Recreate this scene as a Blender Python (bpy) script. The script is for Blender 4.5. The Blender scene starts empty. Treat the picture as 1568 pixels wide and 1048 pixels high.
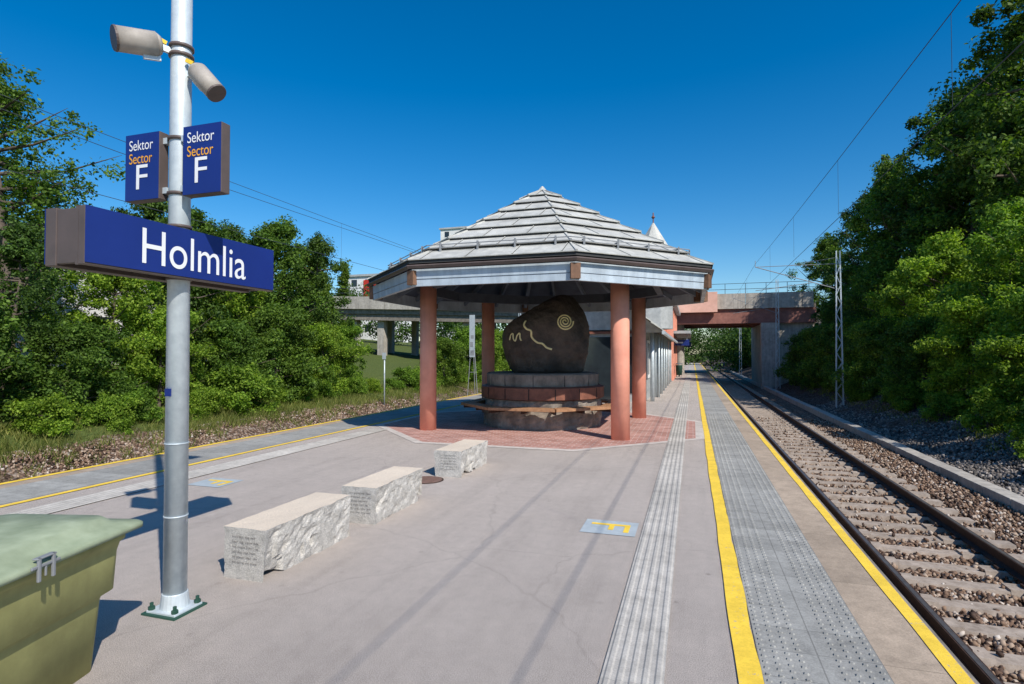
import bpy, bmesh, math, random
import numpy as np
from mathutils import Vector, Matrix, noise
from mathutils.bvhtree import BVHTree
R=math.radians
random.seed(3)
scene=bpy.context.scene
col=scene.collection

# ---------------------------------------------------------------- materials
class NT:
    def __init__(s,name):
        s.m=bpy.data.materials.new(name); s.m.use_nodes=True
        s.t=s.m.node_tree; s.n=s.t.nodes; s.l=s.t.links
        s.b=s.n['Principled BSDF']; s.tc=s.n.new('ShaderNodeTexCoord')
    def new(s,typ,**kw):
        n=s.n.new(typ)
        for k,v in kw.items(): setattr(n,k,v)
        return n
    def link(s,a,b): s.l.new(a,b)
    def noise(s,scale,detail=4,rough=.6,vec=None):
        n=s.new('ShaderNodeTexNoise'); n.inputs['Scale'].default_value=scale
        n.inputs['Detail'].default_value=detail; n.inputs['Roughness'].default_value=rough
        s.link(vec or s.tc.outputs['Object'],n.inputs['Vector']); return n.outputs['Fac']
    def ramp(s,fac,stops,const=False):
        r=s.new('ShaderNodeValToRGB'); cr=r.color_ramp
        if const: cr.interpolation='CONSTANT'
        while len(cr.elements)<len(stops): cr.elements.new(.5)
        for e,(p,c) in zip(cr.elements,stops):
            e.position=p; e.color=(c[0],c[1],c[2],1) if hasattr(c,'__len__') else (c,c,c,1)
        s.link(fac,r.inputs['Fac']); return r.outputs['Color']
    def mix(s,fac,a,b,mode='MIX'):
        m=s.new('ShaderNodeMix',data_type='RGBA',blend_type=mode)
        for sock,v in ((m.inputs[0],fac),(m.inputs[6],a),(m.inputs[7],b)):
            if hasattr(v,'is_linked'): s.link(v,sock)
            elif hasattr(v,'__len__'): sock.default_value=(v[0],v[1],v[2],1)
            else: sock.default_value=v
        return m.outputs[2]
    def math(s,op,a,b=0.0,c=0.0):
        m=s.new('ShaderNodeMath',operation=op)
        for i,v in enumerate((a,b,c)):
            if hasattr(v,'is_linked'): s.link(v,m.inputs[i])
            else: m.inputs[i].default_value=v
        return m.outputs[0]
    def xyz(s):
        x=s.new('ShaderNodeSeparateXYZ'); s.link(s.tc.outputs['Object'],x.inputs[0]); return x.outputs
    def bump(s,h,strength=.5,dist=.01):
        b=s.new('ShaderNodeBump'); b.inputs['Strength'].default_value=strength; b.inputs['Distance'].default_value=dist
        s.link(h,b.inputs['Height']); s.link(b.outputs[0],s.b.inputs['Normal'])
    def color(s,c):
        if hasattr(c,'is_linked'): s.link(c,s.b.inputs['Base Color'])
        else: s.b.inputs['Base Color'].default_value=(c[0],c[1],c[2],1)
    def set(s,rough=None,metal=None,spec=None):
        if rough is not None: s.b.inputs['Roughness'].default_value=rough
        if metal is not None: s.b.inputs['Metallic'].default_value=metal
        if spec is not None: s.b.inputs['Specular IOR Level'].default_value=spec

def M(name,c1,c2=None,scale=8,rough=.8,metal=0,bump=.0,bs=60,bd=.004,spec=.3,big=None,streak=0):
    t=NT(name); c2=c2 or tuple(x*.75 for x in c1)
    n=t.noise(scale,6,.65)
    c=t.ramp(n,[(.3,c2),(.7,c1)])
    n2=t.noise(big or .7,3)
    c=t.mix(1.0,c,t.ramp(n2,[(.3,.82),(.7,1.08)]),'MULTIPLY')
    if streak:
        mp=t.new('ShaderNodeMapping'); mp.inputs['Scale'].default_value=(3,3,.25); t.link(t.tc.outputs['Object'],mp.inputs[0])
        c=t.mix(streak,c,t.ramp(t.noise(1.6,5,.7,mp.outputs[0]),[(.35,.45),(.6,1.05)]),'MULTIPLY')
    t.color(c); t.set(rough,metal,spec)
    if bump: t.bump(t.noise(bs,5,.7),bump,bd)
    return t.m

def asphalt():
    t=NT('asphalt')
    g=t.noise(170,3,.85); base=t.ramp(g,[(.32,(.25,.212,.182)),(.5,(.475,.41,.36)),(.68,(.74,.655,.59))])
    m=t.noise(.55,5,.65); base=t.mix(1.0,base,t.ramp(m,[(.3,.87),(.5,.98),(.72,1.05)]),'MULTIPLY')
    m3=t.noise(9,5,.7); base=t.mix(1.0,base,t.ramp(m3,[(.3,.91),(.7,1.05)]),'MULTIPLY')
    v=t.new('ShaderNodeTexVoronoi'); v.inputs['Scale'].default_value=3.2; t.link(t.tc.outputs['Object'],v.inputs['Vector'])
    spots=t.ramp(v.outputs['Distance'],[(.05,.5),(.10,1.0)])
    o=t.xyz(); near=t.math('GREATER_THAN',o[0],-.25)
    base=t.mix(t.math('ADD',t.math('MULTIPLY',near,.5),.22),base,spots,'MULTIPLY')
    mp=t.new('ShaderNodeMapping'); mp.inputs['Scale'].default_value=(2.2,.16,1); t.link(t.tc.outputs['Object'],mp.inputs[0])
    st=t.noise(1.6,5,.7,mp.outputs[0]); base=t.mix(1.0,base,t.ramp(st,[(.28,.88),(.5,1.0),(.8,1.05)]),'MULTIPLY')
    v2=t.new('ShaderNodeTexVoronoi',feature='DISTANCE_TO_EDGE'); v2.inputs['Scale'].default_value=.42
    wv=t.new('ShaderNodeTexNoise'); wv.inputs['Scale'].default_value=2.5; t.link(t.tc.outputs['Object'],wv.inputs['Vector'])
    ad=t.new('ShaderNodeMix',data_type='VECTOR'); ad.inputs[0].default_value=.22
    t.link(t.tc.outputs['Object'],ad.inputs[4]); t.link(wv.outputs['Color'],ad.inputs[5]); t.link(ad.outputs[1],v2.inputs['Vector'])
    cr=t.ramp(v2.outputs['Distance'],[(.0,.72),(.005,1.0)])
    base=t.mix(.4,base,cr,'MULTIPLY')
    st2=t.noise(1.9,6,.75); base=t.mix(.6,base,t.ramp(st2,[(.24,.55),(.31,1.0)]),'MULTIPLY')
    t.color(base); t.set(.92,0,.2); t.bump(t.noise(150,4,.85),.9,.008); return t.m

def slabs(name,c1,c2,py,px=0,x0=0,jd=.45,tone=.86):
    t=NT(name); n=t.noise(90,4,.7); c=t.ramp(n,[(.3,c2),(.7,c1)])
    o=t.xyz(); fy=t.math('FRACT',t.math('DIVIDE',o[1],py)); d=t.math('MINIMUM',fy,t.math('SUBTRACT',1.0,fy))
    j=t.math('GREATER_THAN',t.math('MULTIPLY',d,py),.003)
    if px:
        fx=t.math('FRACT',t.math('DIVIDE',t.math('SUBTRACT',o[0],x0),px)); dx=t.math('MINIMUM',fx,t.math('SUBTRACT',1.0,fx))
        j=t.math('MULTIPLY',j,t.math('GREATER_THAN',t.math('MULTIPLY',dx,px),.004))
    c=t.mix(1.0,c,t.ramp(j,[(0,jd),(1,1)]),'MULTIPLY')
    wn=t.new('ShaderNodeTexWhiteNoise',noise_dimensions='1D'); t.link(t.math('FLOOR',t.math('DIVIDE',o[1],py)),wn.inputs['W'])
    c=t.mix(1.0,c,t.ramp(wn.outputs['Value'],[(0,tone),(1,1.06)]),'MULTIPLY')
    c=t.mix(1.0,c,t.ramp(t.noise(.8,5),[(.3,.78),(.7,1.08)]),'MULTIPLY')
    c=t.mix(1.0,c,t.ramp(t.noise(7,5,.7),[(.3,.76),(.6,1.04)]),'MULTIPLY')
    t.color(c); t.set(.88,0,.2); t.bump(t.noise(150,3),.3,.003); return t.m

def paint(name,c,under,wear=.42):
    t=NT(name); n=t.noise(38,6,.75); n2=t.noise(2.3,4)
    f=t.math('GREATER_THAN',t.math('ADD',t.math('MULTIPLY',n,.7),t.math('MULTIPLY',n2,.3)),wear)
    cc=t.mix(1.0,c,t.ramp(t.noise(5,4),[(.3,.8),(.7,1.05)]),'MULTIPLY')
    cc=t.mix(1.0,cc,t.ramp(t.noise(60,5,.8),[(.3,.78),(.55,1.0)]),'MULTIPLY')
    t.color(t.mix(f,under,cc)); t.set(.75,0,.3); t.bump(t.noise(160,3),.3,.003); return t.m

def bricks():
    t=NT('paving_bricks'); b=t.new('ShaderNodeTexBrick'); t.link(t.tc.outputs['Object'],b.inputs['Vector'])
    b.inputs['Scale'].default_value=1; b.inputs['Brick Width'].default_value=.21; b.inputs['Row Height'].default_value=.105
    b.inputs['Mortar Size'].default_value=.007; b.inputs['Color1'].default_value=(.38,.17,.13,1); b.inputs['Color2'].default_value=(.52,.28,.23,1)
    b.inputs['Mortar'].default_value=(.55,.46,.41,1)
    c=t.mix(1.0,b.outputs['Color'],t.ramp(t.noise(2,5),[(.3,.8),(.7,1.15)]),'MULTIPLY')
    t.color(c); t.set(.85,0,.2); t.bump(b.outputs['Fac'],-.4,.004); return t.m

def gravel_nodes(t,scale,cols):
    v=t.new('ShaderNodeTexVoronoi'); v.inputs['Scale'].default_value=scale; t.link(t.tc.outputs['Object'],v.inputs['Vector'])
    sep=t.new('ShaderNodeSeparateColor'); t.link(v.outputs['Color'],sep.inputs[0])
    c=t.ramp(sep.outputs[0],cols)
    c=t.mix(1.0,c,t.ramp(v.outputs['Distance'],[(.2,1.05),(.75,.35)]),'MULTIPLY')
    return c,v.outputs['Distance']
BROWN=[(0,(.07,.045,.034)),(.35,(.19,.12,.082)),(.7,(.31,.215,.15)),(1,(.43,.36,.30))]
def terrain_mat():
    t=NT('ground_soil_and_ballast'); c,h=gravel_nodes(t,17,BROWN)
    o=t.xyz()
    gr=t.ramp(t.noise(9,6,.85),[(.25,(.05,.05,.02)),(.5,(.085,.115,.03)),(.75,(.17,.18,.06))])
    nz=t.math('MULTIPLY',t.noise(1.1,4),2.2)
    a=t.math('GREATER_THAN',t.math('ADD',o[0],nz),-13.2)
    b=t.math('LESS_THAN',t.math('ADD',o[0],nz),9.4)
    f=t.math('MULTIPLY',a,b)
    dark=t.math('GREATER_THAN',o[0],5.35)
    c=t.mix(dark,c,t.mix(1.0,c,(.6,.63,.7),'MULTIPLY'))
    t.color(t.mix(f,gr,c)); t.set(.95,0,.1); t.bump(h,-.9,.03); return t.m
def stone_mat(name,cols):
    t=NT(name); g=t.new('ShaderNodeNewGeometry'); t.color(t.ramp(g.outputs['Random Per Island'],cols)); t.set(.9,0,.2)
    t.bump(t.noise(60,4),.4,.004); return t.m

def leaf_mat(name,dark,mid,light,trans=.35):
    t=NT(name); g=t.new('ShaderNodeNewGeometry')
    c=t.ramp(g.outputs['Random Per Island'],[(0,dark),(.4,mid),(.85,light),(1,tuple(x*1.2 for x in light))])
    c=t.mix(1.0,c,t.ramp(t.noise(.55,3),[(.3,.62),(.7,1.18)]),'MULTIPLY')
    oi=t.new('ShaderNodeObjectInfo')
    c=t.mix(1.0,c,t.ramp(oi.outputs['Random'],[(0,(.80,.86,.8)),(.5,(1,1,1)),(1,(1.2,1.1,.9))]),'MULTIPLY')
    t.color(c); t.set(.6,0,.2)
    tr=t.new('ShaderNodeBsdfTranslucent'); t.link(t.mix(1.0,c,(1.5,1.6,.5),'MULTIPLY'),tr.inputs[0])
    ms=t.new('ShaderNodeMixShader'); ms.inputs[0].default_value=trans
    out=t.n['Material Output']; t.link(t.b.outputs[0],ms.inputs[1]); t.link(tr.outputs[0],ms.inputs[2]); t.link(ms.outputs[0],out.inputs[0])
    return t.m

mat_asphalt=asphalt()
mat_grey=slabs('tactile_concrete',(.45,.44,.40),(.29,.28,.26),.30,.32,.34,.65)
mat_guide=slabs('guide_strip_concrete',(.60,.56,.50),(.43,.40,.36),.60,jd=.8,tone=.93)
mat_edge=slabs('platform_edge_concrete',(.55,.43,.32),(.38,.30,.225),1.2,jd=.6)
mat_yellow=paint('yellow_line_paint',(.98,.66,.07),(.45,.38,.28),.40)
mat_conc=M('concrete',(.58,.53,.46),(.38,.345,.30),5,.9,bump=.3,bs=40,streak=.45)
mat_conc_d=M('weathered_concrete',(.32,.285,.24),(.14,.12,.10),4,.95,bump=.5,bs=30,bd=.01)
mat_drum=M('plinth_concrete',(.40,.34,.28),(.17,.145,.12),4,.95,bump=.5,bs=30,bd=.01,streak=.5)
mat_brick=bricks()
mat_border=slabs('pale_border_stone',(.75,.67,.60),(.56,.5,.45),.5,jd=.7)
mat_galv=M('galvanised_steel',(.70,.76,.78),(.54,.60,.63),14,.45,.25,bump=.05,bs=120,streak=.2)
mat_blue=M('sign_blue',(.014,.033,.21),(.012,.028,.185),3,.35,spec=.45)
mat_white=M('sign_white',(.9,.9,.9),(.86,.86,.86),3,.5)
mat_orange=M('sign_orange',(.9,.45,.05),(.85,.4,.04),3,.5)
mat_brown=M('sign_case_brown',(.14,.105,.095),(.10,.078,.07),5,.45)
mat_terra=M('terracotta_column_paint',(.93,.41,.29),(.82,.33,.225),2.5,.62,bump=.1,bs=90,big=1.5,streak=.15)
mat_roof=M('zinc_roof_sheet',(.66,.645,.585),(.46,.455,.42),4.5,.6,.05,bump=.08,bs=18,big=1.6,streak=.25)
mat_joint_shade=M('roof_joint_and_shade',(.07,.07,.07),None,5,.8)  # near-black for seam joints and for shade painted under the tier lips
mat_fascia=M('fascia_pale_blue',(.60,.69,.76),(.42,.49,.56),3,.6,bump=.1,streak=.35)
mat_wood=M('brown_wood',(.26,.14,.085),(.14,.08,.05),9,.7,bump=.2)
mat_bench=M('bench_timber',(.50,.27,.14),(.28,.14,.07),12,.65,bump=.2)
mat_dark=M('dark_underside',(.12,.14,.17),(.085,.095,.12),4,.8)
mat_raft=M('grey_blue_rafter',(.22,.255,.305),(.16,.19,.23),4,.8)
mat_wire=M('dark_wire',(.06,.07,.09),None,4,.8)
mat_black=M('black_rubber',(.015,.015,.016),None,9,.6)
mat_rock=M('boulder_dark_stone',(.135,.10,.078),(.042,.033,.028),3.0,.6,bump=.9,bs=9,bd=.05,spec=.45)
mat_gold=M('carved_gold_line',(1.0,.88,.48),(.95,.8,.4),20,.6)
mat_redband=M('rusty_red_band',(.30,.12,.075),(.15,.06,.042),6,.6)
mat_mh=M('manhole_iron',(.26,.15,.115),(.16,.1,.08),12,.75)
mat_rust=M('rail_rust',(.085,.047,.033),(.04,.025,.02),18,.75,.2,bump=.2)
mat_railtop=M('rail_polished_top',(.30,.26,.24),(.18,.15,.13),10,.4,.7)
mat_sleeper=M('concrete_sleeper',(.50,.415,.34),(.26,.205,.16),9,.9,bump=.4,bs=50)
mat_bark=M('bark',(.17,.135,.105),(.08,.062,.05),7,.95,bump=.6,bs=20,bd=.02)
mat_glass=M('dark_window_glass',(.03,.04,.045),(.02,.025,.03),2,.12,spec=.6)
mat_bin=M('bin_olive_plastic',(.40,.385,.15),(.29,.28,.105),5,.6,bump=.15,bs=120,big=3,streak=.2)
mat_lid=M('bin_lid_green',(.38,.43,.29),(.27,.32,.20),6,.6,bump=.15,bs=100,big=3)
mat_green=M('dark_green_paint',(.03,.09,.065),None,9,.6)
mat_slate=M('grey_shingle_wall',(.5,.51,.5),(.34,.355,.35),6,.7,bump=.2)
mat_whitewall=M('white_render_wall',(.82,.81,.78),(.72,.71,.68),3,.85)
mat_red=M('red_panel',(.6,.04,.03),None,5,.6)
mat_speaker=M('speaker_beige_grey',(.48,.43,.375),(.33,.295,.255),9,.55,bump=.1,streak=.25)
mat_rustp=M('bridge_brown_beam',(.38,.17,.13),(.24,.105,.085),3,.8)
mat_pink=M('pale_salmon_concrete',(.92,.54,.42),(.78,.44,.33),3,.8)
mat_plate=M('grey_marker_plate',(.46,.51,.53),(.37,.42,.44),14,.7)
mat_lamp=M('lamp_housing_grey',(.3,.31,.32),None,6,.5)
mat_terrain=terrain_mat()
mat_st1=stone_mat('ballast_stone',[(0,(.055,.037,.03)),(.3,(.15,.092,.063)),(.65,(.28,.185,.125)),(.88,(.42,.32,.24)),(1,(.56,.50,.44))])
mat_st2=stone_mat('grey_gravel_stone',[(0,(.06,.057,.055)),(.5,(.155,.135,.12)),(.85,(.28,.24,.21)),(1,(.44,.40,.36))])
leaf_a=leaf_mat('leaves_mid_green',(.040,.082,.014),(.095,.172,.026),(.175,.28,.046),.40)
leaf_b=leaf_mat('leaves_bright_green',(.06,.125,.016),(.165,.29,.032),(.28,.41,.058),.42)
leaf_c=leaf_mat('leaves_deep_green',(.025,.053,.013),(.058,.118,.024),(.115,.195,.04),.38)
grass_m=leaf_mat('grass_blades',(.06,.08,.02),(.14,.19,.04),(.28,.29,.10),.35)

def granite():
    t=NT('granite'); n=t.noise(120,4,.85); c=t.ramp(n,[(.30,(.18,.172,.165)),(.42,(.44,.415,.38)),(.6,(.70,.66,.60)),(.75,(.84,.80,.73))])
    c=t.mix(1.0,c,t.ramp(t.noise(12,6,.75),[(.3,.62),(.55,1.03)]),'MULTIPLY')
    t.color(c); t.set(.85,0,.25); t.bump(t.noise(50,6,.8),.9,.016); return t.m
mat_granite=granite()
mat_granite_top=M('granite_sawn_top',(.86,.72,.56),(.62,.52,.41),70,.8,bump=.15)
mat_engr=M('engraved_letters',(.21,.20,.19),(.15,.14,.13),30,.9)

# ---------------------------------------------------------------- geometry helpers
def mesh_obj(name,verts,faces,mat,smooth=False,bevel=0):
    me=bpy.data.meshes.new(name); me.from_pydata([tuple(v) for v in verts],[],faces); me.update()
    if mat: me.materials.append(mat)
    if smooth:
        me.polygons.foreach_set('use_smooth',[True]*len(me.polygons))
    ob=bpy.data.objects.new(name,me); col.objects.link(ob)
    if bevel:
        b=ob.modifiers.new('bevel','BEVEL'); b.width=bevel; b.segments=2; b.limit_method='ANGLE'
    return ob
class MB:
    def __init__(s): s.v=[]; s.f=[]
    def add(s,vs,fs):
        o=len(s.v); s.v+= [tuple(v) for v in vs]; s.f+=[tuple(i+o for i in f) for f in fs]; return s
    def box(s,x0,x1,y0,y1,z0,z1):
        return s.add([(x0,y0,z0),(x1,y0,z0),(x1,y1,z0),(x0,y1,z0),(x0,y0,z1),(x1,y0,z1),(x1,y1,z1),(x0,y1,z1)],
          [(3,2,1,0),(4,5,6,7),(0,1,5,4),(1,2,6,5),(2,3,7,6),(3,0,4,7)])
    def beam(s,p0,p1,w,h):
        p0=Vector(p0);p1=Vector(p1);d=(p1-p0).normalized(); up=Vector((0,0,1))
        if abs(d.z)>.99: up=Vector((0,1,0))
        r=d.cross(up).normalized(); u=r.cross(d).normalized(); vs=[]
        for p in (p0,p1):
            for a,b in ((-1,-1),(1,-1),(1,1),(-1,1)): vs.append(p+r*a*w/2+u*b*h/2)
        return s.add(vs,[(3,2,1,0),(4,5,6,7),(0,1,5,4),(1,2,6,5),(2,3,7,6),(3,0,4,7)])
    def cyl(s,p0,p1,r0,r1=None,n=12):
        r1=r0 if r1 is None else r1
        p0=Vector(p0);p1=Vector(p1);d=(p1-p0).normalized(); up=Vector((0,0,1)) if abs(d.z)<.9 else Vector((1,0,0))
        a=d.cross(up).normalized(); b=d.cross(a); vs=[]
        for p,r in ((p0,r0),(p1,r1)):
            for i in range(n):
                t=2*math.pi*i/n; vs.append(p+a*math.cos(t)*r+b*math.sin(t)*r)
        fs=[(i,(i+1)%n,n+(i+1)%n,n+i) for i in range(n)]+[tuple(range(n))[::-1],tuple(range(n,2*n))]
        return s.add(vs,fs)
    def loft(s,loops,cap=True):
        n=len(loops[0]); vs=[p for l in loops for p in l]; fs=[]
        for k in range(len(loops)-1):
            for i in range(n): fs.append((k*n+i,k*n+(i+1)%n,(k+1)*n+(i+1)%n,(k+1)*n+i))
        if cap: fs+= [tuple(range(n))[::-1], tuple(range((len(loops)-1)*n,len(loops)*n))]
        return s.add(vs,fs)
    def obj(s,name,mat,smooth=False,bevel=0):
        ob=mesh_obj(name,s.v,s.f,mat,False,bevel)
        if smooth:
            for p in ob.data.polygons: p.use_smooth=len(p.vertices)<=4
        return ob
def group(name,loc,parts):
    e=bpy.data.objects.new(name,None); e.location=loc; e.empty_display_size=.3; col.objects.link(e)
    inv=Matrix.Translation(-Vector(loc))
    for p in parts:
        p.parent=e; p.matrix_parent_inverse=inv
    return e
def poly_sheet(name,pts,z,mat):
    return mesh_obj(name,[(x,y,z) for x,y in pts],[tuple(range(len(pts)))],mat)
def text(name,body,origin,right,up,width,height,mat,off=.003):
    cu=bpy.data.curves.new(name,'FONT'); cu.body=body; cu.size=1; cu.extrude=0.0
    ob=bpy.data.objects.new(name+'_tmp',cu); col.objects.link(ob); bpy.context.view_layer.update()
    dg=bpy.context.evaluated_depsgraph_get(); me=bpy.data.meshes.new_from_object(ob.evaluated_get(dg))
    bpy.data.objects.remove(ob)
    co=np.array([v.co[:] for v in me.vertices]); mn=co.min(0); mx=co.max(0)
    right=Vector(right);up=Vector(up);nor=right.cross(up)
    sx=width/(mx[0]-mn[0]); sy=height/(mx[1]-mn[1])
    for v in me.vertices:
        x=(v.co.x-mn[0])*sx; y=(v.co.y-mn[1])*sy
        v.co=Vector(origin)+right*x+up*y+nor*off
    me.materials.append(mat); o=bpy.data.objects.new(name,me); col.objects.link(o); return o

# ---------------------------------------------------------------- world, sun, camera
SUN=Vector((.77,-.64,0)).normalized(); EL=R(43)
sv=Vector((SUN.x*math.cos(EL),SUN.y*math.cos(EL),math.sin(EL)))
w=bpy.data.worlds.new('World'); scene.world=w; w.use_nodes=True
nt=w.node_tree; bg=nt.nodes['Background']; sky=nt.nodes.new('ShaderNodeTexSky'); sky.sky_type='NISHITA'; sky.sun_disc=False
sky.sun_elevation=EL; sky.sun_rotation=math.atan2(SUN.x,SUN.y); sky.air_density=1.0; sky.dust_density=.5; sky.ozone_density=3.0; sky.altitude=100
hs=nt.nodes.new('ShaderNodeHueSaturation'); hs.inputs['Saturation'].default_value=1.47; hs.inputs['Value'].default_value=1.0
nt.links.new(sky.outputs[0],hs.inputs['Color']); nt.links.new(hs.outputs[0],bg.inputs[0]); bg.inputs[1].default_value=.138
L=bpy.data.lights.new('sun','SUN'); L.energy=5.0; L.angle=R(.5); L.color=(1,.95,.87)
lo=bpy.data.objects.new('sun',L); lo.rotation_euler=sv.to_track_quat('Z','Y').to_euler(); lo.location=(20,-20,30); col.objects.link(lo)
cam=bpy.data.cameras.new('camera'); cam.lens=20; cam.sensor_width=36; cam.clip_end=6000; cam.clip_start=.05
co=bpy.data.objects.new('camera',cam); co.location=(0,0,1.7); co.rotation_euler=(R(91.18),0,R(17.6)); col.objects.link(co); scene.camera=co
scene.view_settings.view_transform='Standard'; scene.view_settings.look='None'; scene.view_settings.exposure=0

# ---------------------------------------------------------------- terrain
def gz(x,y=0):
    P=[(-2500,14),(-200,9),(-60,4.5),(-30,1.6),(-20,.6),(-15.5,-.25),(-13.6,-.55),(-12.6,-1.06),(5.0,-1.06),(6.2,-.9),(8.2,-.15),(11,.6),(20,2.0),(60,5),(200,9),(2500,14)]
    for (a,za),(b,zb) in zip(P,P[1:]):
        if a<=x<=b: return za+(zb-za)*(x-a)/(b-a)
    return 0
xs=[-2500,-1000,-400,-200,-100,-60,-45,-36]+[ -30+i*.8 for i in range(0,22)]+[-12.6,-11,-9,-5,0,3,5.0,5.5,6.2]+[6.8+i*.6 for i in range(16)]+[18,20,26,35,60,120,200,500,1200,2500]
ys=[-2500,-800,-200,-60,-20]+[-10+i*1.2 for i in range(62)]+[70,90,120,200,400,1000,2500]
vs=[];fs=[]
for y in ys:
    for x in xs:
        n=0 if (-12.6<=x<=5.6) else .22*noise.noise(Vector((x*.5,y*.5,0)))
        vs.append((x,y,gz(x)+n))
nx=len(xs)
for j in range(len(ys)-1):
    for i in range(nx-1): fs.append((j*nx+i,j*nx+i+1,(j+1)*nx+i+1,(j+1)*nx+i))
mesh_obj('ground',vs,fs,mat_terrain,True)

# ---------------------------------------------------------------- platform
XL,XR=-8.65,1.38
PY0,PY1=-12,110
b=MB().box(XL,XR,PY0,PY1,-1.3,0)
plat=b.obj('platform_body',mat_asphalt)
sides=MB().box(XR+.002,XR+.03,PY0,PY1,-1.25,-.012).box(XL-.03,XL-.002,PY0,PY1,-1.25,-.012).obj('platform_side_walls',mat_conc_d)
def strip(name,x0,x1,y0,y1,z,mat):
    return mesh_obj(name,[(x0,y0,z),(x1,y0,z),(x1,y1,z),(x0,y1,z)],[(0,1,2,3)],mat)
def wavy(name,x0,x1,y0,y1,z,mat,amp=.006):
    vs=[];fs=[];y=y0;i=0
    while y<=y1:
        a=amp*noise.noise(Vector((y*1.3,x0*7,0))); b_=amp*noise.noise(Vector((y*1.7,x1*9,4)))+amp*.5*noise.noise(Vector((y*9,x1*9,4)))
        vs+=[(x0+a,y,z),(x1+b_,y,z)]
        if i: fs.append((2*i-2,2*i-1,2*i+1,2*i))
        y+=.12 if y<14 else 1.0; i+=1
    return mesh_obj(name,vs,fs,mat)
parts=[plat,sides]
parts.append(strip('edge_slabs_right',.98,XR,PY0,PY1,.004,mat_edge))
parts.append(strip('edge_slabs_left',XL,XL+.35,PY0,PY1,.004,mat_edge))
parts.append(strip('tactile_left',XL+.35,-7.42,PY0,PY1,.004,mat_grey))
parts.append(wavy('yellow_edge_line',1.285,1.370,PY0,PY1,.009,mat_yellow))
parts.append(wavy('yellow_edge_line_left',XL+.015,XL+.12,PY0,PY1,.009,mat_yellow))
parts.append(wavy('yellow_safety_line',.215,.335,PY0,PY1,.009,mat_yellow,.012))
parts.append(wavy('yellow_safety_line_left',-7.36,-7.27,PY0,PY1,.009,mat_yellow))
parts.append(strip('tactile_sheet',.34,.98,PY0,PY1,.005,mat_grey))
s=MB()
y=.6
while y<17:
    for k in range(10):
        x=.37+k*.0645
        if k in (4,5) : continue
        n=5; r0=.017;r1=.011
        lo_=[(x+r0*math.cos(2*math.pi*i/n),y+r0*math.sin(2*math.pi*i/n),.005) for i in range(n)]
        up_=[(x+r1*math.cos(2*math.pi*i/n),y+r1*math.sin(2*math.pi*i/n),.0125) for i in range(n)]
        s.loft([lo_,up_])
    y+=.0645
parts.append(s.obj('tactile_studs',mat_grey))
def ribbed(name,x0,x1,y0,y1):
    m=MB(); n=5; wd=(x1-x0)/n
    for i in range(n):
        a=x0+i*wd
        m.add([(a,y0,.010),(a+wd*.2,y0,.010),(a+wd*.36,y0,.016),(a+wd*.68,y0,.016),(a+wd*.84,y0,.010),(a+wd,y0,.010),
               (a,y1,.010),(a+wd*.2,y1,.010),(a+wd*.36,y1,.016),(a+wd*.68,y1,.016),(a+wd*.84,y1,.010),(a+wd,y1,.010)],
              [(k,k+1,k+7,k+6) for k in range(5)])
    return m.obj(name,mat_guide)
parts.append(ribbed('guide_strip_right',-.47,-.15,PY0,PY1))
parts.append(ribbed('guide_strip_left_near',-6.92,-6.5,PY0,11.3))
group('station_platform',(0,0,0),parts)

CX,CY=-3.5,13.5
def octo(a,cx=CX,cy=CY,n=8):
    r=a/math.cos(math.pi/8); return [(cx+r*math.cos(math.pi/8+i*math.pi/4),cy+r*math.sin(math.pi/8+i*math.pi/4)) for i in range(8)]
o1=octo(3.55);o2=octo(3.72)
pav=poly_sheet('brick_paving_field',o1,.006,mat_brick)
m=MB(); m.add([(x,y,.006) for x,y in o1]+[(x,y,.006) for x,y in o2],[(8+i,8+(i+1)%8,(i+1)%8,i) for i in range(8)])
bor=m.obj('paving_border',mat_border)
group('brick_paving',(CX,CY,0),[pav,bor])

def marker(x,y):
    p=strip('plate',x-.26,x+.26,y-.22,y+.22,.005,mat_plate)
    yl=MB().box(x-.19,x+.19,y+.06,y+.11,.007,.0085).box(x+.14,x+.19,y-.13,y+.058,.007,.0085).box(x-.01,x+.04,y-.08,y+.058,.007,.0085).obj('letter_f',mat_yellow)
    return group('floor_sector_marker',(x,y,0),[p,yl])
marker(-.78,5.62); marker(-6.0,6.0)
def manhole(x,y,r):
    a=MB().cyl((x,y,-.01),(x,y,.006),r,r,32).obj('frame',mat_rust)
    b_=MB().cyl((x,y,.006),(x,y,.009),r*.9,r*.9,32)
    for i in range(-3,4): b_.box(x-r*.6,x+r*.6,y+i*r*.2-.01,y+i*r*.2+.01,.009,.013)
    group('manhole_cover',(x,y,0),[a,b_.obj('lid',mat_mh)])
manhole(-3.42,6.98,.23)

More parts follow.
